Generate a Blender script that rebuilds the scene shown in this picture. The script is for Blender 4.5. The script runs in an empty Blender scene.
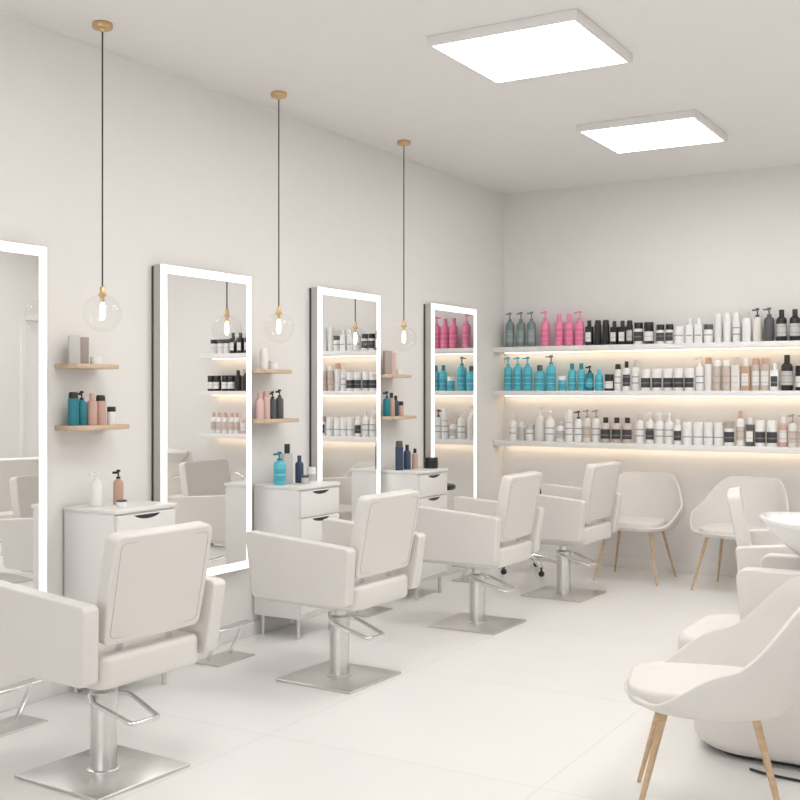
import bpy, bmesh, math, random
from mathutils import Vector, Matrix, Euler
random.seed(7)
scn = bpy.context.scene
COL = scn.collection
H = 3.07      # ceiling height
BY = 8.457    # back wall
RX = 5.0      # opposite wall
FY = -1.6     # front wall

# ------------------------------------------------------------ materials
def mat(name, col, rough=0.5, metal=0.0, var=0.03, nscale=8.0, bump=0.0, bscale=60.0, emis=None, estr=0.0, coat=0.0, sheen=0.0, aniso=None):
    m = bpy.data.materials.new(name); m.use_nodes = True
    nt = m.node_tree; b = nt.nodes['Principled BSDF']
    tc = nt.nodes.new('ShaderNodeTexCoord')
    n = nt.nodes.new('ShaderNodeTexNoise'); n.inputs['Scale'].default_value = nscale; n.inputs['Detail'].default_value = 4
    mp = nt.nodes.new('ShaderNodeMapping')
    if aniso: mp.inputs['Scale'].default_value = aniso
    nt.links.new(tc.outputs['Object'], mp.inputs['Vector']); nt.links.new(mp.outputs[0], n.inputs['Vector'])
    r = nt.nodes.new('ShaderNodeValToRGB')
    lo = [max(0, c*(1-var)) for c in col]; hi = [min(1, c*(1+var)) for c in col]
    r.color_ramp.elements[0].position = .3; r.color_ramp.elements[1].position = .7
    r.color_ramp.elements[0].color = (*lo, 1); r.color_ramp.elements[1].color = (*hi, 1)
    nt.links.new(n.outputs['Fac'], r.inputs[0]); nt.links.new(r.outputs[0], b.inputs['Base Color'])
    b.inputs['Roughness'].default_value = rough; b.inputs['Metallic'].default_value = metal
    if coat: b.inputs['Coat Weight'].default_value = coat
    if sheen: b.inputs['Sheen Weight'].default_value = sheen
    if bump:
        n2 = nt.nodes.new('ShaderNodeTexNoise'); n2.inputs['Scale'].default_value = bscale; n2.inputs['Detail'].default_value = 3
        nt.links.new(mp.outputs[0], n2.inputs['Vector'])
        bp = nt.nodes.new('ShaderNodeBump'); bp.inputs['Strength'].default_value = bump; bp.inputs['Distance'].default_value = .002
        nt.links.new(n2.outputs['Fac'], bp.inputs['Height']); nt.links.new(bp.outputs[0], b.inputs['Normal'])
    if emis:
        b.inputs['Emission Color'].default_value = (*emis, 1); b.inputs['Emission Strength'].default_value = estr
    return m

WALL = mat('wall_paint', (.84, .822, .80), .85, var=.006, bump=.03, bscale=120)
CEIL = mat('ceiling_paint', (.88, .865, .85), .9, var=.006)
TRIM = mat('trim_paint', (.84, .825, .81), .5, var=.01)
VINYL = mat('cream_leather', (.765, .735, .70), .42, var=.012, nscale=5, bump=.06, bscale=180)
THREAD = mat('seam_thread', (.52, .48, .45), .6)
SHELLM = mat('shell_fabric', (.755, .725, .69), .6, var=.012, bump=.1, bscale=300, sheen=.1)
STEEL = mat('brushed_steel', (.70, .69, .68), .28, 1.0, var=.06, nscale=30, aniso=(1, 12, 1))
CHROME = mat('polished_chrome', (.78, .78, .78), .12, 1.0, var=.01)
CABM = mat('white_lacquer', (.84, .825, .81), .35, var=.008)
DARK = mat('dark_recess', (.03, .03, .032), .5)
BLACKV = mat('black_vinyl', (.02, .02, .022), .4)
WOOD = mat('oak_wood', (.60, .42, .26), .5, var=.14, nscale=6, aniso=(1, 1, 9), bump=.1)
WOODS = mat('oak_shelf', (.62, .48, .34), .5, var=.12, nscale=6, aniso=(9, 1, 9), bump=.1)
BRASS = mat('brushed_brass', (.68, .48, .26), .3, 1.0, var=.03)
CORD = mat('black_cord', (.04, .035, .03), .6)
SHELFW = mat('white_shelf', (.86, .845, .83), .45, var=.01)
CERAM = mat('white_ceramic', (.86, .855, .85), .12, var=.005, coat=.5)
LEDW = mat('led_frame_light', (.95, .95, .95), .4, emis=(1, .995, .985), estr=1.2)
PANEL = mat('panel_diffuser', (1, 1, 1), .5, emis=(1, .985, .965), estr=10.6)
STRIP = mat('warm_led_strip', (1, .9, .8), .5, emis=(1, .80, .58), estr=5.5)
FIL = mat('bulb_filament', (1, .8, .6), .5, emis=(1, .80, .55), estr=6)
SIDEG = mat('mirror_side_grey', (.55, .53, .51), .4, .2)
SIDED = mat('mirror_back_dark', (.07, .065, .06), .5)
MIRR = mat('mirror_silver', (.92, .92, .915), .01, 1.0, var=.002)
DOORM = mat('door_paint', (.88, .875, .87), .4, var=.008)

def glassmat():
    m = bpy.data.materials.new('thin_clear_glass'); m.use_nodes = True
    nt = m.node_tree; nt.nodes.clear()
    o = nt.nodes.new('ShaderNodeOutputMaterial'); t = nt.nodes.new('ShaderNodeBsdfTransparent'); g = nt.nodes.new('ShaderNodeBsdfGlossy')
    g.inputs['Roughness'].default_value = .03
    t.inputs['Color'].default_value = (.99, .99, .985, 1)
    lw = nt.nodes.new('ShaderNodeLayerWeight'); lw.inputs['Blend'].default_value = .5
    pw = nt.nodes.new('ShaderNodeMath'); pw.operation = 'POWER'; pw.inputs[1].default_value = 2.5
    ml = nt.nodes.new('ShaderNodeMath'); ml.operation = 'MULTIPLY_ADD'; ml.inputs[1].default_value = .11; ml.inputs[2].default_value = .03
    nt.links.new(lw.outputs['Facing'], pw.inputs[0]); nt.links.new(pw.outputs[0], ml.inputs[0])
    mx = nt.nodes.new('ShaderNodeMixShader')
    nt.links.new(ml.outputs[0], mx.inputs[0]); nt.links.new(t.outputs[0], mx.inputs[1]); nt.links.new(g.outputs[0], mx.inputs[2])
    nt.links.new(mx.outputs[0], o.inputs[0]); return m
GLASS = glassmat()

def floormat():
    m = mat('floor_tile', (.86, .85, .835), .30, var=.012, nscale=1.6)
    nt = m.node_tree; b = nt.nodes['Principled BSDF']
    tc = nt.nodes.new('ShaderNodeTexCoord'); br = nt.nodes.new('ShaderNodeTexBrick')
    br.offset = .0; br.inputs['Scale'].default_value = 1.0
    br.inputs['Brick Width'].default_value = 1.2; br.inputs['Row Height'].default_value = 1.2
    br.inputs['Mortar Size'].default_value = .003; br.inputs['Mortar Smooth'].default_value = .2
    br.inputs['Color1'].default_value = (1, 1, 1, 1); br.inputs['Color2'].default_value = (.985, .985, .985, 1); br.inputs['Mortar'].default_value = (.87, .865, .86, 1)
    nt.links.new(tc.outputs['Object'], br.inputs['Vector'])
    mx = nt.nodes.new('ShaderNodeMix'); mx.data_type = 'RGBA'; mx.blend_type = 'MULTIPLY'; mx.inputs[0].default_value = 1
    src = b.inputs['Base Color'].links[0].from_socket
    nt.links.new(src, mx.inputs[6]); nt.links.new(br.outputs['Color'], mx.inputs[7]); nt.links.new(mx.outputs[2], b.inputs['Base Color'])
    return m
FLOOR = floormat()

def labelmat(name, base, ink):
    m = bpy.data.materials.new(name); m.use_nodes = True
    nt = m.node_tree; b = nt.nodes['Principled BSDF']; b.inputs['Roughness'].default_value = .5
    tc = nt.nodes.new('ShaderNodeTexCoord'); sp = nt.nodes.new('ShaderNodeSeparateXYZ'); cb = nt.nodes.new('ShaderNodeCombineXYZ')
    nt.links.new(tc.outputs['Object'], sp.inputs[0]); nt.links.new(sp.outputs[2], cb.inputs[1])
    br = nt.nodes.new('ShaderNodeTexBrick'); br.inputs['Scale'].default_value = 1
    br.inputs['Brick Width'].default_value = .5; br.inputs['Row Height'].default_value = .024; br.inputs['Mortar Size'].default_value = .009
    br.inputs['Mortar Smooth'].default_value = .3
    ik = [max(0, (i+2*c)/3) for i, c in zip(ink, base)]
    br.inputs['Color1'].default_value = (*ik, 1); br.inputs['Color2'].default_value = (*ik, 1); br.inputs['Mortar'].default_value = (*base, 1)
    nt.links.new(cb.outputs[0], br.inputs['Vector']); nt.links.new(br.outputs['Color'], b.inputs['Base Color'])
    return m

# ------------------------------------------------------------ mesh helpers
def finish(bm, name, mat_, smooth=True, angle=40):
    bmesh.ops.recalc_face_normals(bm, faces=bm.faces)
    me = bpy.data.meshes.new(name); bm.to_mesh(me); bm.free()
    if mat_: me.materials.append(mat_)
    if smooth:
        for p in me.polygons: p.use_smooth = True
        me.set_sharp_from_angle(angle=math.radians(angle))
    return me

def rbox_bm(x0, x1, y0, y1, z0, z1, r=0.0, seg=3, fn=None, cuts=0):
    bm = bmesh.new(); bmesh.ops.create_cube(bm, size=1)
    for v in bm.verts:
        v.co = Vector(((x0+x1)/2+v.co.x*(x1-x0), (y0+y1)/2+v.co.y*(y1-y0), (z0+z1)/2+v.co.z*(z1-z0)))
    if cuts: bmesh.ops.subdivide_edges(bm, edges=bm.edges[:], cuts=cuts, use_grid_fill=True)
    if r:
        if cuts:
            es = [e for e in bm.edges if len(e.link_faces) == 2 and e.calc_face_angle(0) > 1.0]
        else: es = bm.edges[:]
        bmesh.ops.bevel(bm, geom=es, offset=r, segments=seg, profile=.5, affect='EDGES')
    if fn:
        for v in bm.verts: v.co = Vector(fn(*v.co))
    return bm
def rbox(name, m, *a, **k): return finish(rbox_bm(*a, **k), name, m)

def slab_bm(u0, u1, v0, v1, t0, t1, R, e, fn, nc=6, ne=4, bulge=0.0):
    cu, cv = (u0+u1)/2, (v0+v1)/2
    base = []
    for cx, cy, a0 in ((u1-R, v1-R, 0), (u0+R, v1-R, 90), (u0+R, v0+R, 180), (u1-R, v0+R, 270)):
        for q in range(nc+1):
            a = math.radians(a0+90*q/nc); base.append((cx, cy, math.cos(a), math.sin(a)))
    pts = []
    n = len(base)
    for i in range(n):
        pts.append(base[i])
        if (i+1) % (nc+1) == 0:
            nx = base[(i+1) % n]
            for k in (1, 2, 3):
                f = k/4
                pts.append((base[i][0]*(1-f)+nx[0]*f, base[i][1]*(1-f)+nx[1]*f, base[i][2], base[i][3]))
    bm = bmesh.new(); rings = []
    def ring(d, t):
        rr = []
        for cx, cy, dx, dy in pts:
            if d <= R: p = (cx+dx*(R-d), cy+dy*(R-d))
            else:
                k = (d-R)/(min(u1-u0, v1-v0)/2-R)
                p = (cx+(cu-cx)*k, cy+(cv-cy)*k)
            rr.append(p)
        return rr
    seq = []
    dm = min(u1-u0, v1-v0)/2
    inner = [e+.003]+[e+(dm*.97-e)*f for f in (0.15, .35, .6, .9)]
    def bl(d): return bulge*math.sin(math.pi/2*min(1, (d-e)/(dm-e)))
    for d in reversed(inner): seq.append((d, t0-bl(d)))
    for k in range(ne+1):
        a = math.pi/2*k/ne; seq.append((e*(1-math.sin(a)), t0+e*(1-math.cos(a))))
    for k in range(ne+1):
        a = math.pi/2*k/ne; seq.append((e*(1-math.cos(a)), t1-e*(1-math.sin(a))))
    for d in inner: seq.append((d, t1+bl(d)))
    for d, t in seq: rings.append([bm.verts.new(fn(p[0], p[1], t)) for p in ring(d, t)])
    m = len(pts)
    for A, B in zip(rings, rings[1:]):
        for i in range(m): bm.faces.new((A[i], A[(i+1) % m], B[(i+1) % m], B[i]))
    bm.faces.new(rings[0][::-1]); bm.faces.new(rings[-1])
    return bm

def merge(bms):
    out = bmesh.new()
    for b in bms:
        me = bpy.data.meshes.new('tmp'); b.to_mesh(me); b.free(); out.from_mesh(me); bpy.data.meshes.remove(me)
    return out

def lathe_bm(prof, n=24, c=(0, 0)):
    bm = bmesh.new(); rings = []
    for r, z in prof:
        if r < 1e-5: rings.append([bm.verts.new((c[0], c[1], z))])
        else: rings.append([bm.verts.new((c[0]+r*math.cos(2*math.pi*i/n), c[1]+r*math.sin(2*math.pi*i/n), z)) for i in range(n)])
    for a, b in zip(rings, rings[1:]):
        for i in range(n):
            j = (i+1) % n
            if len(a) == 1 and len(b) == 1: continue
            if len(a) == 1: bm.faces.new((a[0], b[i], b[j]))
            elif len(b) == 1: bm.faces.new((a[i], a[j], b[0]))
            else: bm.faces.new((a[i], a[j], b[j], b[i]))
    return bm
def lathe(name, m, prof, n=24, c=(0, 0), angle=40): return finish(lathe_bm(prof, n, c), name, m, angle=angle)
def cylp(r, z0, z1, b=.002): return [(0, z0), (r-b, z0), (r, z0+b), (r, z1-b), (r-b, z1), (0, z1)]

def tube_bm(pts, rad, n=10, closed=False, radf=None):
    pts = [Vector(p) for p in pts]; bm = bmesh.new(); rings = []
    N = len(pts); prev = None
    for i, p in enumerate(pts):
        if closed: t = (pts[(i+1) % N]-pts[i-1]).normalized()
        else: t = (pts[min(i+1, N-1)]-pts[max(i-1, 0)]).normalized()
        if prev is None:
            up = Vector((0, 0, 1)) if abs(t.z) < .9 else Vector((1, 0, 0)); a = t.cross(up).normalized()
        else: a = (prev-t*prev.dot(t)).normalized()
        prev = a; b = t.cross(a)
        rr = radf(i/(N-1)) if radf else rad
        rings.append([bm.verts.new(p+(a*math.cos(2*math.pi*k/n)+b*math.sin(2*math.pi*k/n))*rr) for k in range(n)])
    prs = list(zip(rings, rings[1:])); 
    if closed: prs.append((rings[-1], rings[0]))
    for A, B in prs:
        for k in range(n):
            bm.faces.new((A[k], A[(k+1) % n], B[(k+1) % n], B[k]))
    if not closed: bm.faces.new(rings[0]); bm.faces.new(rings[-1][::-1])
    return bm
def smoothpath(pts, it=2, closed=False):
    pts = [Vector(p) for p in pts]
    for _ in range(it):
        o = []
        rng = range(len(pts)) if closed else range(len(pts)-1)
        if not closed: o.append(pts[0])
        for i in rng:
            a, b = pts[i], pts[(i+1) % len(pts)]
            o += [a*.75+b*.25, a*.25+b*.75]
        if not closed: o.append(pts[-1])
        pts = o
    return pts
def cornerpath(pts, r=.02):
    pts = [Vector(p) for p in pts]; o = [pts[0]]
    for i in range(1, len(pts)-1):
        a, b, c = pts[i-1], pts[i], pts[i+1]
        p = b+(a-b).normalized()*r; q = b+(c-b).normalized()*r
        for k in range(5):
            t = k/4; o.append(p*(1-t)**2+b*2*t*(1-t)+q*t*t)
    o.append(pts[-1]); return o

# ------------------------------------------------------------ object helpers
def link(o): COL.objects.link(o); return o
def thing(name, label, cat, loc, rz=0, group=None, mesh=None):
    o = bpy.data.objects.new(name, mesh); link(o)
    o.location = loc; o.rotation_euler = (0, 0, rz)
    if mesh is None: o.empty_display_size = .1
    o['label'] = label; o['category'] = cat
    if group: o['group'] = group
    return o
def part(par, name, mesh, loc=(0, 0, 0), rot=(0, 0, 0), label=None):
    o = bpy.data.objects.new(name, mesh); link(o); o.parent = par; o.location = loc; o.rotation_euler = rot
    if label: o['label'] = label
    return o
def copy_thing(src, loc, rz=None, label=None):
    def rec(s, par):
        c = s.copy(); link(c)
        if par: c.parent = par; c.matrix_parent_inverse = s.matrix_parent_inverse.copy()
        for ch in list(s.children): rec(ch, c)
        return c
    c = rec(src, None); c.location = loc
    if rz is not None: c.rotation_euler = (0, 0, rz)
    if label: c['label'] = label
    return c
def structure(name, mesh):
    o = bpy.data.objects.new(name, mesh); link(o); o['kind'] = 'structure'; return o

# ------------------------------------------------------------ room
T = .12
structure('floor', rbox('floor', FLOOR, -T, RX+T, FY-T, BY+T, -.1, 0))
structure('ceiling', rbox('ceiling', CEIL, -T, RX+T, FY-T, BY+T, H, H+.1))
structure('wall_left', rbox('wall_left', WALL, -T, 0, FY-T, BY+T, 0, H))
structure('wall_back', rbox('wall_back', WALL, 0, RX, BY, BY+T, 0, H))
D0, D1, DH = 7.58, 8.33, 2.12
structure('wall_right', finish(merge([rbox_bm(RX, RX+T, FY-T, D0, 0, H), rbox_bm(RX, RX+T, D1, BY+T, 0, H), rbox_bm(RX, RX+T, D0, D1, DH, H)]), 'wall_right', WALL))
structure('door_1', rbox('door_1', DOORM, RX+.02, RX+.06, D0, D1, 0.005, DH))
structure('trim_1', finish(merge([rbox_bm(RX-.015, RX, D0-.06, D0, 0, DH+.06, .003), rbox_bm(RX-.015, RX, D1, D1+.06, 0, DH+.06, .003), rbox_bm(RX-.015, RX, D0, D1, DH, DH+.06, .003)]), 'trim_1', DOORM))
structure('wall_front', finish(merge([rbox_bm(0, .4, FY-T, FY, 0, H), rbox_bm(4.6, RX, FY-T, FY, 0, H), rbox_bm(.4, 4.6, FY-T, FY, 0, .15), rbox_bm(.4, 4.6, FY-T, FY, 2.8, H)]), 'wall_front', WALL))
structure('added_window_1', finish(merge([rbox_bm(.4, .46, FY-T, FY, .15, 2.8), rbox_bm(4.54, 4.6, FY-T, FY, .15, 2.8), rbox_bm(2.47, 2.53, FY-T, FY, .15, 2.8), rbox_bm(.46, 4.54, FY-T, FY, .15, .2), rbox_bm(.46, 4.54, FY-T, FY, 2.75, 2.8)]), 'added_window_1', DOORM))  # unseen window frame, added so world light enters from behind the camera
structure('baseboard_left', rbox('baseboard_left', TRIM, 0, .012, FY, BY, 0, .075, r=.003))
structure('baseboard_back', rbox('baseboard_back', TRIM, .012, RX, BY-.012, BY, 0, .075, r=.003))
structure('trim_2', finish(merge([rbox_bm(0, .008, FY, BY, H-.012, H), rbox_bm(.008, RX, BY-.008, BY, H-.012, H)]), 'trim_2', TRIM))

# ------------------------------------------------------------ ceiling light panels
def ceiling_panel(x, y):
    t = thing('ceiling_light_panel', 'square flat white-framed LED light panel on ceiling', 'ceiling light', (x, y, H), group='square ceiling light panels')
    s = .375; w = .022
    part(t, 'light_frame', finish(merge([rbox_bm(-s, s, -s, -s+w, -.045, 0, .003), rbox_bm(-s, s, s-w, s, -.045, 0, .003), rbox_bm(-s, -s+w, -s+w, s-w, -.045, 0, .003), rbox_bm(s-w, s, -s+w, s-w, -.045, 0, .003)]), 'light_frame', TRIM))
    part(t, 'light_diffuser', rbox('light_diffuser', PANEL, -s+w, s-w, -s+w, s-w, -.042, -.025))
    return t
cp = ceiling_panel(1.81, 4.89)
for (x, y) in [(1.79, 6.855), (1.81, 2.93), (3.75, 4.89), (3.75, 6.855), (3.75, 2.93)]:  # all but the first are unseen panels added to light the room
    copy_thing(cp, (x, y, H))

# ------------------------------------------------------------ pendants
def pendant(x, y):
    t = thing('pendant_lamp', 'clear glass globe pendant with brass canopy and black cord', 'pendant lamp', (x, y, H), group='glass globe pendants along the mirrors')
    zc = 1.757-H
    part(t, 'ceiling_canopy', lathe('ceiling_canopy', BRASS, [(0, 0), (.043, 0), (.045, -.003), (.045, -.022), (.042, -.026), (.012, -.027), (.008, -.04), (0, -.04)], 28))
    part(t, 'cord', finish(tube_bm([(0, 0, -.035), (0, 0, zc+.115)], .0036, 8), 'cord', CORD))
    part(t, 'lamp_socket', lathe('lamp_socket', BRASS, [(0, zc+.122), (.007, zc+.122), (.012, zc+.116), (.013, zc+.09), (.018, zc+.088), (.018, zc+.078), (.009, zc+.074), (.009, zc+.05), (0, zc+.05)], 20))
    pr = [(.017, zc+.084)]+[(.086*math.sin(a), zc+.086*math.cos(a)) for a in [math.radians(q) for q in range(14, 180, 6)]]+[(0, zc-.086)]
    part(t, 'glass_globe', lathe('glass_globe', GLASS, pr, 36, angle=80))
    part(t, 'bulb', lathe('bulb', FIL, [(0, zc+.05), (.007, zc+.047), (.011, zc+.03), (.012, zc-.01), (.009, zc-.026), (0, zc-.032)], 16, angle=180), label='glowing warm filament tube')
    return t
pd = pendant(.26, 3.61)
copy_thing(pd, (.255, 4.945, H)); copy_thing(pd, (.262, 6.32, H))

# ------------------------------------------------------------ wall mirrors
def mirror(yc):
    t = thing('wall_mirror', 'tall rectangular wall mirror with glowing white LED border', 'mirror', (0, yc, .41), group='tall illuminated wall mirrors')
    w, h, f = .735/2, 1.64, .043
    part(t, 'back_plate', rbox('back_plate', SIDED, .0, .018, -w+.004, w-.004, .004, h-.004, r=.002))
    part(t, 'mirror_casing', rbox('mirror_casing', SIDEG, .018, .066, -w, w, 0, h, r=.003))
    part(t, 'light_border', finish(merge([rbox_bm(.066, .072, -w, -w+f, 0, h, .002), rbox_bm(.066, .072, w-f, w, 0, h, .002), rbox_bm(.066, .072, -w+f, w-f, 0, f, .002), rbox_bm(.066, .072, -w+f, w-f, h-f, h, .002)]), 'light_border', LEDW), label='glowing white LED border')
    part(t, 'mirror_glass', rbox('mirror_glass', MIRR, .0662, .070, -w+f, w-f, f, h-f))
    return t
m1 = mirror(3.09)
for y in (4.567, 5.965, 7.42): copy_thing(m1, (0, y, .41))

# ------------------------------------------------------------ cabinets
def cabinet(y):
    t = thing('drawer_cabinet', 'narrow glossy white drawer cabinet with dark scooped pulls on slim legs', 'cabinet', (0, y, 0), group='white styling station cabinets')
    D, W, Z0, Z1 = .33, .40, .12, .868
    part(t, 'cabinet_body', rbox('cabinet_body', CABM, .014, D, 0, W, Z0, Z1-.02, r=.003))
    part(t, 'cabinet_top', rbox('cabinet_top', CABM, .014, D+.015, -.004, W+.004, Z1-.02, Z1, r=.004))
    z = Z1-.028
    for hh in (.155, .155, .195, .195):
        fr = part(t, 'drawer', rbox('drawer', CABM, D, D+.014, .008, W-.008, z-hh+.006, z, r=.004))
        bm = bmesh.new(); n = 14; zc = z-.006
        A = [bm.verts.new((D+.0144, W/2-.085, zc))]+[bm.verts.new((D+.0144, W/2-.085+.17*i/n, zc-.020*math.sin(math.pi*i/n)**.6)) for i in range(1, n)]+[bm.verts.new((D+.0144, W/2+.085, zc))]
        f = bm.faces.new(A); ex = bmesh.ops.extrude_face_region(bm, geom=[f])
        for v in [g for g in ex['geom'] if isinstance(g, bmesh.types.BMVert)]: v.co.x -= .002
        part(fr, 'drawer_handle', finish(bm, 'drawer_handle', DARK, smooth=False), label='dark scooped finger pull')
        z -= hh
    for (lx, ly) in ((.05, .04), (.05, W-.04), (D-.03, .04), (D-.03, W-.04)):
        part(t, 'leg', lathe('leg', STEEL, cylp(.011, 0, Z0+.002), 12, (lx, ly)))
    return t
CY = [3.61, 5.03, 6.39]
cb = cabinet(CY[0])
for y in CY[1:]: copy_thing(cb, (0, y, 0))

# ------------------------------------------------------------ small oak shelves
def oak(y0, L, z):
    me = rbox('oak_wall_shelf', WOODS, 0, .15, 0, L, -.022, 0, r=.002)
    return thing('wall_shelf', 'small light oak floating shelf holding hair products', 'shelf', (0, y0, z), group='small oak wall shelves', mesh=me)
SH = [(3.565, 1.53, 1.245), (4.955, 1.53, 1.245), (6.36, 1.52, 1.235)]
for y0, zu, zl in SH:
    oak(y0, .26, zu); oak(y0, .33, zl)

# ------------------------------------------------------------ footrests
def footrest(x, y):
    t = thing('footrest', 'brushed steel footrest on a flat floor plate', 'footrest', (x, y, 0), group='steel footrests under the mirrors')
    part(t, 'base_plate', rbox('base_plate', STEEL, -.09, .09, -.15, .15, 0, .008, r=.003))
    for s in (-.09, .09):
        part(t, 'upright', finish(tube_bm(smoothpath([(-.03, s, .006), (-.03, s, .02), (.045, s, .15), (.05, s, .168)], 1), .010), 'upright', CHROME))
    part(t, 'foot_bar', rbox('foot_bar', CHROME, .025, .085, -.15, .15, .166, .184, r=.006))
    return t
fr = footrest(.23, 4.50)
for x, y in [(.20, 3.12), (.23, 5.93), (.24, 7.36)]: copy_thing(fr, (x, y, 0))

# ------------------------------------------------------------ styling chair (faces -X)
def styling_chair(x, y, rz=0):
    t = thing('styling_chair', 'cream leather salon styling chair with box arms on square steel base', 'chair', (x, y, 0), rz, group='cream salon styling chairs')
    part(t, 'base_plate', rbox('base_plate', STEEL, -.222, .222, -.222, .222, 0, .012, r=.004), label='square brushed steel floor plate')
    part(t, 'column', lathe('column', STEEL, [(0, .012), (.06, .012), (.06, .017), (.048, .020), (.047, .25), (.051, .252), (.051, .30), (.046, .305), (.03, .31), (.03, .352), (0, .352)], 32), label='brushed steel hydraulic column')
    lev = cornerpath([(-.03, -.04, .285), (.04, -.085, .28), (.215, -.06, .225), (.225, .06, .225), (.04, .085, .28), (-.03, .04, .285)], .018)
    part(t, 'pump_lever', finish(tube_bm(lev, .0095, 10), 'pump_lever', CHROME), label='chrome looped pump lever')
    part(t, 'seat_bracket', rbox('seat_bracket', STEEL, -.13, .13, -.10, .10, .35, .385, r=.006))
    part(t, 'seat', finish(slab_bm(-.29, .265, -.243, .243, .385, .50, .05, .022, lambda u, v, t_: (u, v, t_), bulge=.006), 'seat', VINYL, angle=60))
    for s in (-.12, .12):
        part(t, 'back_bracket', finish(tube_bm([(.20, s, .48), (.235, s, .57)], .012, 10), 'back_bracket', CHROME))
    ca, sa = math.cos(.19), math.sin(.19)
    def bk(y, z, x):
        w = 1+.04*math.sin(math.pi*min(max(z/.42, 0), 1))
        x = x-.08*(y*y); y = y*w
        return (.232+x*ca+z*sa, y, .54-x*sa+z*ca)
    part(t, 'backrest', finish(slab_bm(-.228, .228, 0, .385, -.030, .030, .026, .008, bk, bulge=.001), 'backrest', VINYL, angle=50))
    loop = []
    for cx, cz, a0 in ((.185, .34, 0), (-.185, .34, 90), (-.185, .045, 180), (.185, .045, 270)):
        for q in range(0, 91, 30):
            a = math.radians(a0+q); loop.append(bk(cx+.02*math.cos(a), cz+.02*math.sin(a), .0302))
    part(t, 'stitching', finish(tube_bm(loop, .0014, 5, closed=True), 'stitching', THREAD), label='fine grey stitched seam')
    for s in (-1, 1):
        def armf(x, z, tt, s=s):
            f = (x+.285)/.565; q = (z-.40)/.34
            top = .735-.045*f; bot = .415
            zz = bot+(top-bot)*q
            x2 = x+(-.03*(1-f)*q)+(.03*f*(q-.5))
            return (x2, s*(tt+.020*q), zz)
        part(t, 'armrest', finish(slab_bm(-.285, .28, .40, .74, .257, .323, .026, .008, armf), 'armrest', VINYL, angle=50))
    return t
sc = styling_chair(.95, 2.94, math.radians(-3))
copy_thing(sc, (.955, 4.50, 0), math.radians(-2))
copy_thing(sc, (.99, 5.95, 0), 0)
copy_thing(sc, (1.07, 7.13, 0), math.radians(-3))
copy_thing(sc, (2.93, 5.50, 0), math.radians(193), 'cream leather salon chair turned away beside the wash unit')

# ------------------------------------------------------------ shell lounge chair (faces -Y)
def ss(a, b, x):
    t_ = min(1, max(0, (x-a)/(b-a))); return t_*t_*(3-2*t_)
def shell_chair(x, y, rz, label=None):
    t = thing('shell_armchair', label or 'cream upholstered shell armchair with splayed oak legs', 'armchair', (x, y, 0), rz, group='cream shell armchairs')
    NT, NR = 72, 18
    bz = .385
    def surf(th, s):
        dg = abs(math.degrees(th))
        h = .412+.135*ss(50, 102, dg)+.228*ss(98, 155, dg)
        rr = .285+.022*ss(20, 70, dg)
        rim = rr+.028*ss(40, 110, dg)+.05*ss(115, 180, dg)
        if s < .60: r = rr*.86*(s/.60); z = bz
        else:
            q = (s-.60)/.40
            r = rr*.86+(rim-rr*.86)*(.62*math.sin(q*math.pi/2)+.38*q)
            z = bz+(h-bz)*(q**1.45)
        sx, sy = math.sin(th), math.cos(th)
        k = 1/(abs(sx)**2.5+abs(sy)**2.5)**(1/2.5)
        k = 1+(k-1)*.35
        return Vector((r*1.03*sx*k, -r*.97*sy*k, z))
    bm = bmesh.new(); c = bm.verts.new((0, 0, bz)); rings = []
    for j in range(1, NR+1):
        rings.append([bm.verts.new(surf(-math.pi+2*math.pi*i/NT, j/NR)) for i in range(NT)])
    for i in range(NT): bm.faces.new((c, rings[0][i], rings[0][(i+1) % NT]))
    for A, B in zip(rings, rings[1:]):
        for i in range(NT): bm.faces.new((A[i], A[(i+1) % NT], B[(i+1) % NT], B[i]))
    me = finish(bm, 'shell', SHELLM, angle=180)
    sh = part(t, 'shell', me)
    md = sh.modifiers.new('thick', 'SOLIDIFY'); md.thickness = .015; md.offset = -1
    b2 = sh.modifiers.new('bev', 'BEVEL'); b2.width = .004; b2.segments = 2; b2.limit_method = 'ANGLE'; b2.angle_limit = math.radians(50)
    part(t, 'seat_cushion', finish(slab_bm(-.215, .215, -.258, .195, .388, .446, .13, .014, lambda u, v, t_: (u, v, t_), nc=10, bulge=.004), 'seat_cushion', SHELLM, angle=50))
    for sx, sy in ((-1, -1), (1, -1), (-1, 1), (1, 1)):
        a = Vector((sx*.165, sy*.14, .371)); b = Vector((sx*.24, sy*.235, 0.0))
        part(t, 'leg', finish(tube_bm([a, a*.5+b*.5, b], .015, 12, radf=lambda q: .013-.006*q), 'leg', WOOD), label='tapered oak leg')
    return t
lc = shell_chair(1.29, 8.00, 0)
copy_thing(lc, (2.06, 7.93, 0), math.radians(-8))
copy_thing(lc, (2.975, 3.67, 0), math.radians(-74))

# ------------------------------------------------------------ rounded wash unit
def idf(u, v, t_): return (u, v, t_)
t = thing('wash_unit', 'rounded cream shampoo wash unit with white ceramic basin', 'shampoo chair', (3.15, 4.50, 0))
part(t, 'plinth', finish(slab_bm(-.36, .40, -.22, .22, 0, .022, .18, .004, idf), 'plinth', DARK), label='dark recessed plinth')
part(t, 'unit_body', finish(slab_bm(-.43, .47, -.29, .29, .018, .37, .24, .06, idf, nc=10), 'unit_body', VINYL, angle=180))
part(t, 'seat_cushion', finish(slab_bm(-.47, .10, -.27, .27, .345, .455, .12, .035, idf, bulge=.006), 'seat_cushion', VINYL, angle=180))
part(t, 'backrest', finish(slab_bm(-.17, .17, 0, .38, -.04, .04, .04, .015, lambda u, v, t_: (.10+t_*.8+v*.6, u, .42-t_*.6+v*.8), bulge=.004), 'backrest', VINYL, angle=50), label='reclined padded backrest')
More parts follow.
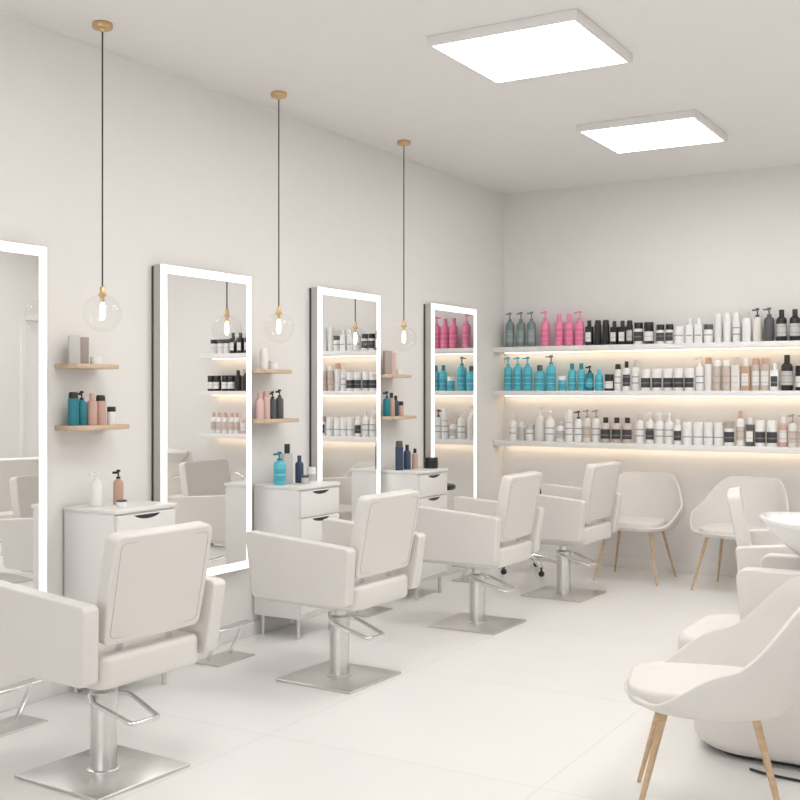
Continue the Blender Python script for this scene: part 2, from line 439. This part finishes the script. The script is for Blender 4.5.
for s in (-1, 1):
    part(t, 'armrest', finish(slab_bm(-.20, .42, .41, .73, .175, .245, .045, .010, lambda u, v, t_, s=s: (u-.03*(v-.41)/.32, s*t_, v)), 'armrest', VINYL, angle=50))
bw = lathe_bm([(0, .735), (.10, .738), (.16, .755), (.23, .81), (.282, .868), (.292, .89), (.282, .897), (.255, .88), (.19, .815), (.12, .785), (0, .78)], 48)
for v in bw.verts:
    v.co.x = v.co.x*1.2; v.co.y *= .85
    v.co.x += .16; v.co.z += .06*max(0, -(v.co.x-.16))*(1 if v.co.z > .8 else 0)
part(t, 'basin_bowl', finish(bw, 'basin_bowl', CERAM, angle=180), label='glossy white ceramic basin')
part(t, 'basin_post', lathe('basin_post', CERAM, cylp(.07, .36, .742), 24, (.36, 0)))
part(t, 'faucet', finish(tube_bm(smoothpath([(.44, .10, .80), (.44, .10, 1.0), (.36, .06, 1.03), (.32, .04, .98)], 2), .011), 'faucet', CHROME))

cab = smoothpath([(3.00, 4.16, .006), (3.08, 4.13, .006), (3.25, 4.12, .006), (3.45, 4.08, .006), (3.75, 4.12, .006)], 3)
thing('power_cable', 'thin black power cable lying on the floor', 'cable', (0, 0, 0), mesh=finish(tube_bm(cab, .005, 8), 'power_cable', BLACKV))

# ------------------------------------------------------------ backwash unit
t = thing('backwash_chair', 'cream reclining shampoo chair with white basin and curved chrome arms', 'shampoo chair', (2.95, 7.80, 0))
part(t, 'base_box', rbox('base_box', VINYL, -.15, .42, -.22, .22, 0, .34, r=.03))
part(t, 'seat', rbox('seat', VINYL, -.40, .18, -.25, .25, .34, .46, r=.035, cuts=3))
part(t, 'backrest', rbox('backrest', VINYL, -.05, .05, -.24, .24, 0, .42, r=.03, cuts=3, fn=lambda x, y, z: (.17+x+z*.35, y, .42+z-x*.35)))
part(t, 'leg_rest', rbox('leg_rest', VINYL, -.03, .03, -.22, .22, -.28, 0, r=.02, cuts=3, fn=lambda x, y, z: (-.40+x+z*.5, y, .42+z)))
for s in (-1, 1):
    part(t, 'armrest', finish(tube_bm(smoothpath([(-.30, s*.28, .34), (-.36, s*.28, .60), (-.20, s*.28, .66), (.15, s*.28, .62), (.22, s*.28, .36)], 3), .012), 'armrest', CHROME), label='curved chrome tube arm')
part(t, 'basin_stand', rbox('basin_stand', CERAM, .34, .60, -.16, .16, 0, .66, r=.04))
bw = lathe_bm([(0, .64), (.10, .65), (.17, .72), (.235, .84), (.245, .85), (.235, .857), (.21, .84), (.14, .73), (0, .70)], 40)
for v in bw.verts: v.co.x = v.co.x*1.15+.44; v.co.z += .06*(v.co.x-.44)
part(t, 'basin_bowl', finish(bw, 'basin_bowl', CERAM, angle=180))

# ------------------------------------------------------------ rolling stool
def stool(x, y, sr=.14):
    t = thing('rolling_stool', 'black round rolling stool with chrome five-star caster base', 'stool', (x, y, 0))
    part(t, 'stool_seat', lathe('stool_seat', BLACKV, [(0, .605), (sr-.02, .605), (sr-.005, .61), (sr, .628), (sr-.005, .643), (sr-.03, .65), (0, .652)], 36, angle=180))
    part(t, 'gas_column', lathe('gas_column', CHROME, [(0, .10), (.03, .10), (.03, .35), (.018, .355), (.018, .61), (0, .61)], 20))
    sp = [tube_bm([(0, 0, .13), (.12*math.cos(a), .12*math.sin(a), .11), (.25*math.cos(a), .25*math.sin(a), .07)], .02) for a in [math.radians(72*i+28) for i in range(5)]]
    part(t, 'star_base', finish(merge(sp), 'star_base', CHROME), label='chrome five-star base')
    for i in range(5):
        a = math.radians(72*i+28)
        bm = lathe_bm([(0, -.012), (.018, -.012), (.022, -.008), (.022, .008), (.018, .012), (0, .012)], 18)
        bmesh.ops.rotate(bm, verts=bm.verts, cent=(0, 0, 0), matrix=Matrix.Rotation(math.pi/2, 3, 'X'))
        bmesh.ops.translate(bm, verts=bm.verts, vec=(.25*math.cos(a), .25*math.sin(a), .022))
        bm2 = tube_bm([(.25*math.cos(a), .25*math.sin(a), .035), (.25*math.cos(a), .25*math.sin(a), .068)], .007)
        part(t, 'caster', finish(merge([bm, bm2]), 'caster', BLACKV))
    return t
stool(.47, 7.90)

# ------------------------------------------------------------ product shelves
SZ = [1.77, 1.41, 1.00]
for i, z in enumerate(SZ):
    t = thing('display_shelf', 'long white floating display shelf with warm LED strip underneath', 'shelf', (0, BY, z), group='long white product shelves')
    part(t, 'shelf_board', rbox('shelf_board', SHELFW, .002, 3.3, -.22, 0, -.042, 0, r=.002))
    part(t, 'light_strip', rbox('light_strip', STRIP, .03, 3.27, -.055, -.030, -.046, -.042), label='warm glowing LED strip')

COLS = {
 'sage': (.20, .27, .275), 'pink': (.88, .27, .45), 'aqua': (.11, .54, .66), 'teal': (.02, .22, .28), 'black': (.018, .018, .02), 'dgrey': (.10, .10, .105),
 'white': (.88, .875, .87), 'cream': (.80, .765, .72), 'beige': (.64, .56, .50), 'copper': (.58, .38, .28), 'grey': (.58, .57, .56), 'navy': (.04, .07, .13), 'rose': (.64, .42, .36), 'lpink': (.77, .54, .52), 'taupe': (.42, .36, .32)}
PM = {k: mat('plastic_'+k, v, .3, var=.02) for k, v in COLS.items()}
LM = {'w': labelmat('label_white', (.82, .81, .80), (.3, .3, .3)), 'b': labelmat('label_black', (.05, .05, .055), (.5, .5, .5)),
      'g': labelmat('label_grey', (.55, .54, .53), (.12, .12, .12)), 'c': labelmat('label_beige', (.62, .53, .46), (.2, .15, .12)),
      't': labelmat('label_print', (.86, .855, .85), (-.6, -.6, -.6)),
      'a': labelmat('label_aqua', (.06, .42, .53), (.7, .85, .9)), 'p': labelmat('label_pink', (.80, .18, .36), (.95, .7, .8)), 's': labelmat('label_sage', (.28, .35, .35), (.6, .65, .65))}
NAMEC = {'sage': 'grey-green', 'pink': 'hot pink', 'aqua': 'turquoise', 'teal': 'dark teal', 'black': 'black', 'dgrey': 'dark grey', 'white': 'white', 'cream': 'cream', 'beige': 'beige', 'copper': 'copper', 'grey': 'grey', 'navy': 'navy', 'rose': 'dusty rose', 'lpink': 'pale pink', 'taupe': 'taupe'}
cache = {}
def product(kind, w, h, col, cap, lab, loc, group, where):
    key = (kind, w, h, col, cap, lab)
    if key not in cache:
        r = w/2; P = []
        if kind == 'pump':
            hb = h*.74
            P.append(('bottle_body', lathe('bottle_body', PM[col], [(0, 0), (r*.92, 0), (r, .005), (r, hb*.82), (r*.93, hb*.90), (r*.6, hb*.97), (r*.38, hb), (0, hb)], 20), 'b'))
            bm = merge([lathe_bm([(0, hb), (r*.42, hb), (r*.42, hb+h*.06), (r*.16, hb+h*.065), (r*.16, hb+h*.19), (r*.40, hb+h*.195), (r*.40, h-.003), (r*.3, h), (0, h)], 14),
                        rbox_bm(-r*.25-w*.45, 0, -r*.16, r*.16, h-.020, h-.008, .003)])
            P.append(('pump_head', finish(bm, 'pump_head', PM[cap]), 'c')); lz = (hb*.18, hb*.66)
        elif kind == 'cap':
            hb = h*.78
            P.append(('bottle_body', lathe('bottle_body', PM[col], [(0, 0), (r*.92, 0), (r, .005), (r, hb*.85), (r*.9, hb*.93), (r*.5, hb), (0, hb)], 20), 'b'))
            P.append(('bottle_cap', lathe('bottle_cap', PM[cap], [(0, hb), (r*.5, hb), (r*.5, h-.003), (r*.45, h), (0, h)], 16), 'c')); lz = (hb*.2, hb*.7)
        elif kind == 'tall':
            hb = h*.80
            P.append(('bottle_body', lathe('bottle_body', PM[col], [(0, 0), (r*.94, 0), (r, .004), (r, hb), (0, hb)], 20), 'b'))
            P.append(('bottle_cap', lathe('bottle_cap', PM[cap], [(0, hb), (r*.9, hb+.0005), (r*.86, h-.01), (r*.7, h), (0, h)], 16), 'c')); lz = (hb*.2, hb*.75)
        elif kind == 'jar':
            hb = h*.72
            P.append(('jar_body', lathe('jar_body', PM[col], [(0, 0), (r*.93, 0), (r, .006), (r, hb-.004), (r*.9, hb), (0, hb)], 22), 'b'))
            P.append(('jar_lid', lathe('jar_lid', PM[cap], [(0, hb), (r*.97, hb), (r*.97, h-.003), (r*.92, h), (0, h)], 22), 'c')); lz = (hb*.2, hb*.8)
        elif kind == 'square':
            hb = h*.76
            P.append(('bottle_body', rbox('bottle_body', PM[col], -r, r, -r*.7, r*.7, 0, hb, r=.006), 'b'))
            P.append(('bottle_cap', lathe('bottle_cap', PM[cap], [(0, hb), (r*.55, hb), (r*.55, h-.002), (r*.5, h), (0, h)], 16), 'c')); lz = (hb*.2, hb*.7)
        elif kind == 'box':
            P.append(('box_body', rbox('box_body', PM[col], -r, r, -r*.6, r*.6, 0, h, r=.002), 'b')); lz = (h*.25, h*.75)
        if lab:
            if kind in ('square', 'box'):
                dd = r*.7 if kind == 'square' else r*.6
                P.append(('label', rbox('label', LM[lab], -r*.8, r*.8, -dd-.0008, -dd, lz[0], lz[1]), 'l'))
            else:
                n = 16; bm = bmesh.new(); rr = r+.0008; rows = []
                for zz in lz: rows.append([bm.verts.new((rr*math.sin(math.radians(-75+150*i/n)), -rr*math.cos(math.radians(-75+150*i/n)), zz)) for i in range(n+1)])
                for i in range(n): bm.faces.new((rows[0][i], rows[0][i+1], rows[1][i+1], rows[1][i]))
                P.append(('label', finish(bm, 'label', LM[lab]), 'l'))
        cache[key] = P
    P = cache[key]
    kn = {'pump': ('pump_bottle', 'pump bottle'), 'cap': ('product_bottle', 'bottle'), 'tall': ('spray_bottle', 'cylindrical bottle'), 'jar': ('product_jar', 'jar'), 'square': ('square_bottle', 'square bottle'), 'box': ('product_box', 'carton box')}[kind]
    lb = NAMEC[col]+' '+kn[1]+(' with '+NAMEC[cap]+(' pump' if kind == 'pump' else ' cap' if kind != 'jar' else ' lid') if kind != 'box' else '')+' on '+where
    rz = random.uniform(-.25, .25) if kind != 'box' else random.uniform(-.08, .08)
    if abs(loc[0]) < .36 and loc[1] < 8: rz += math.radians(60)
    t = thing(kn[0], lb, 'box' if kind == 'box' else 'jar' if kind == 'jar' else 'bottle', loc, rz, group=group)
    for nm, me, _ in P: part(t, nm, me)
    return t

def row(z, items, x0, group, where):
    x = x0
    for it in items:
        if isinstance(it, (int, float)): x += it; continue
        kind, w, h, col, cap, lab = it[:6]
        n = it[6] if len(it) > 6 else 1; gap = it[7] if len(it) > 7 else .010
        for _ in range(n):
            if x+w > 3.27: return
            product(kind, w, h, col, cap, lab, (x+w/2, BY-.125+random.uniform(-.012, .012), z), group, where)
            x += w+gap
W_ = 'white shelf'
R1 = [('pump', .072, .29, 'sage', 'sage', 's', 3, .024), .03, ('pump', .072, .29, 'pink', 'pink', 'p', 1, .05), ('cap', .074, .26, 'pink', 'pink', 'p', 2, .010), ('pump', .076, .28, 'pink', 'pink', 'p', 1, .02),
      ('square', .058, .20, 'black', 'black', 'w', 1), ('tall', .056, .20, 'black', 'black', None, 2), ('square', .058, .19, 'black', 'black', 'w', 2), ('tall', .05, .19, 'black', 'black', 'g', 1),
      ('jar', .07, .17, 'white', 'black', 'b', 1), ('jar', .075, .17, 'black', 'black', 'w', 1), .01, ('jar', .062, .15, 'white', 'black', 'b', 2), ('jar', .075, .13, 'white', 'white', 't', 1), ('square', .058, .19, 'white', 'white', 't', 2, .012),
      ('jar', .066, .14, 'white', 'dgrey', 't', 1), ('tall', .056, .22, 'white', 'white', None, 2, .012), ('tall', .054, .22, 'white', 'white', 't', 1, .015), ('cap', .064, .23, 'white', 'grey', None, 1), ('pump', .068, .25, 'cream', 'dgrey', None, 1, .015), ('pump', .075, .25, 'dgrey', 'dgrey', None, 1, .015),
      ('cap', .074, .23, 'black', 'black', 'g', 2, .02), ('cap', .06, .2, 'black', 'black', 'w', 3, .02), ('square', .06, .2, 'black', 'black', 'w', 4, .02), ('jar', .07, .14, 'white', 'black', 'w', 3)]
R2 = [('pump', .070, .28, 'aqua', 'aqua', 'a', 1), ('pump', .078, .28, 'aqua', 'aqua', 'a', 2, .012), .012, ('cap', .088, .21, 'aqua', 'dgrey', 'a', 1, .012), ('pump', .080, .29, 'aqua', 'sage', 'a', 1, .015), .012,
      ('jar', .066, .12, 'aqua', 'white', 'a', 1, .015), ('cap', .066, .22, 'aqua', 'teal', 'a', 2), ('pump', .064, .2, 'teal', 'black', 'a', 1, .015), ('cap', .064, .17, 'aqua', 'aqua', 'a', 1), ('jar', .074, .13, 'black', 'black', 'w', 1, .015),
      ('tall', .05, .21, 'white', 'black', 't', 1, .015), ('cap', .060, .23, 'white', 'black', 'b', 1, .012), ('cap', .058, .24, 'white', 'grey', 't', 1), .01, ('jar', .076, .17, 'white', 'white', 'b', 5, .008), ('pump', .058, .26, 'white', 'white', 't', 1), ('tall', .055, .25, 'white', 'copper', None, 1),
      ('tall', .060, .23, 'beige', 'white', 'c', 2), ('square', .062, .25, 'cream', 'beige', 'w', 1), ('square', .062, .24, 'copper', 'white', 'w', 1), ('tall', .058, .24, 'beige', 'copper', 'w', 2), ('square', .06, .20, 'white', 'white', 'b', 1, .015),
      ('cap', .082, .26, 'black', 'black', 'g', 1, .015), ('jar', .088, .18, 'black', 'black', 'w', 3, .012), ('cap', .07, .2, 'black', 'black', None, 3, .015), ('jar', .075, .15, 'black', 'black', 'w', 4)]
R3 = [.03, ('pump', .068, .22, 'white', 'white', 't', 1, .015), ('cap', .055, .15, 'grey', 'white', None, 1), ('jar', .074, .13, 'white', 'grey', 't', 1), ('pump', .082, .28, 'cream', 'white', None, 1, .012), ('pump', .078, .25, 'white', 'white', 't', 1, .014), ('cap', .070, .16, 'white', 'grey', 'g', 1),
      ('tall', .064, .26, 'white', 'white', 't', 1), ('pump', .064, .25, 'white', 'dgrey', 't', 1), ('pump', .064, .26, 'cream', 'taupe', 'c', 1, .012), ('pump', .064, .26, 'white', 'taupe', 't', 1, .012), ('cap', .080, .20, 'beige', 'black', 'b', 3, .010), .014, ('cap', .066, .23, 'white', 'beige', 't', 1), ('pump', .066, .24, 'white', 'white', 'b', 1),
      ('pump', .066, .24, 'white', 'white', 't', 2), ('cap', .058, .19, 'white', 'white', 'b', 1), ('jar', .072, .17, 'white', 'white', 't', 4, .006), ('jar', .074, .18, 'white', 'taupe', 'b', 1), ('cap', .062, .26, 'white', 'copper', 'c', 1), ('square', .060, .21, 'dgrey', 'white', 'w', 1), ('jar', .072, .19, 'white', 'white', 'b', 2),
      ('cap', .06, .22, 'rose', 'white', 'w', 1), ('pump', .06, .24, 'cream', 'taupe', 'c', 2), ('cap', .06, .2, 'lpink', 'white', 'w', 5, .02), ('cap', .06, .2, 'white', 'rose', 'c', 6, .015)]
row(SZ[0], R1, .075, 'hair products on the top white shelf', W_)
row(SZ[1], R2, .065, 'hair products on the middle white shelf', W_)
row(SZ[2], R3, .075, 'hair products on the lowest white shelf', W_)

OW = 'small oak shelf'
def put(kind, w, h, col, cap, lab, x, y, z, where, g): product(kind, w, h, col, cap, lab, (x, y, z), g, where)
G1 = 'hair products on small oak shelves'
lists = [
 [('box', .05, .13, 'grey', 'grey', None, .05, .075), ('box', .048, .125, 'taupe', 'grey', None, .105, .075), ('jar', .055, .035, 'white', 'white', None, .175, .085)],
 [('tall', .05, .155, 'teal', 'black', None, .045, .075), ('pump', .046, .16, 'teal', 'black', None, .10, .07), ('cap', .05, .15, 'rose', 'rose', None, .155, .08), ('tall', .05, .14, 'rose', 'black', None, .21, .08), ('jar', .042, .085, 'white', 'black', None, .265, .095)]]
lists2 = [
 [('tall', .05, .12, 'white', 'white', None, .09, .075), ('jar', .06, .05, 'white', 'cream', None, .17, .08)],
 [('cap', .05, .15, 'lpink', 'rose', None, .05, .075), ('tall', .045, .16, 'lpink', 'rose', None, .105, .08), ('pump', .045, .16, 'dgrey', 'black', None, .165, .08), ('pump', .048, .17, 'dgrey', 'black', None, .225, .085)]]
lists3 = [
 [('box', .055, .16, 'taupe', 'grey', None, .06, .075), ('box', .05, .15, 'lpink', 'grey', None, .12, .075), ('jar', .05, .04, 'white', 'white', None, .19, .085)],
 [('pump', .05, .17, 'teal', 'black', None, .05, .075), ('cap', .046, .16, 'copper', 'black', None, .105, .08), ('cap', .045, .14, 'navy', 'black', None, .16, .08), ('jar', .045, .10, 'rose', 'black', None, .215, .085)]]
for (y0, zu, zl), L in zip(SH, (lists, lists2, lists3)):
    for z, l in ((zu, L[0]), (zl, L[1])):
        for k, w, h, c, cp_, lb, dy, x in l: put(k, w, h, c, cp_, lb, x, y0+dy, z, OW, G1)
CW = 'white drawer cabinet'; G2 = 'hair products on the drawer cabinets'; zc = .868
for k, w, h, c, cp_, lb, x, y in [
  ('pump', .062, .165, 'white', 'white', None, .13, 3.70), ('pump', .048, .165, 'copper', 'black', None, .16, 3.81), ('jar', .05, .03, 'white', 'dgrey', None, .23, 3.76),
  ('pump', .07, .19, 'aqua', 'teal', 'a', .16, 5.08), ('square', .06, .23, 'grey', 'black', None, .14, 5.18), ('cap', .05, .16, 'navy', 'navy', None, .17, 5.26), ('jar', .055, .09, 'white', 'white', 'g', .22, 5.31), ('jar', .045, .05, 'grey', 'dgrey', None, .24, 5.22),
  ('tall', .055, .20, 'navy', 'dgrey', None, .15, 6.45), ('cap', .05, .17, 'navy', 'black', None, .16, 6.54), ('cap', .045, .14, 'rose', 'black', None, .17, 6.63), ('jar', .10, .075, 'black', 'black', None, .24, 6.735)]:
    put(k, w, h, c, cp_, lb, x, y, zc, CW, G2)

# ------------------------------------------------------------ world, camera
w = bpy.data.worlds.new('World'); scn.world = w; w.use_nodes = True
bg = w.node_tree.nodes['Background']; bg.inputs[0].default_value = (1, .99, .98, 1); bg.inputs[1].default_value = 1.9
cam = bpy.data.cameras.new('camera'); co = bpy.data.objects.new('camera', cam); link(co)
cam.sensor_width = 36; cam.lens = 1099/800*36; cam.shift_y = -.01
co.location = (3.94, 0, 1.40)
co.rotation_euler = (math.radians(90), 0, math.radians(30.4))
cam.clip_start = .05
scn.camera = co
scn.view_settings.view_transform = 'Standard'
scn.view_settings.look = 'None'
scn.view_settings.exposure = 0
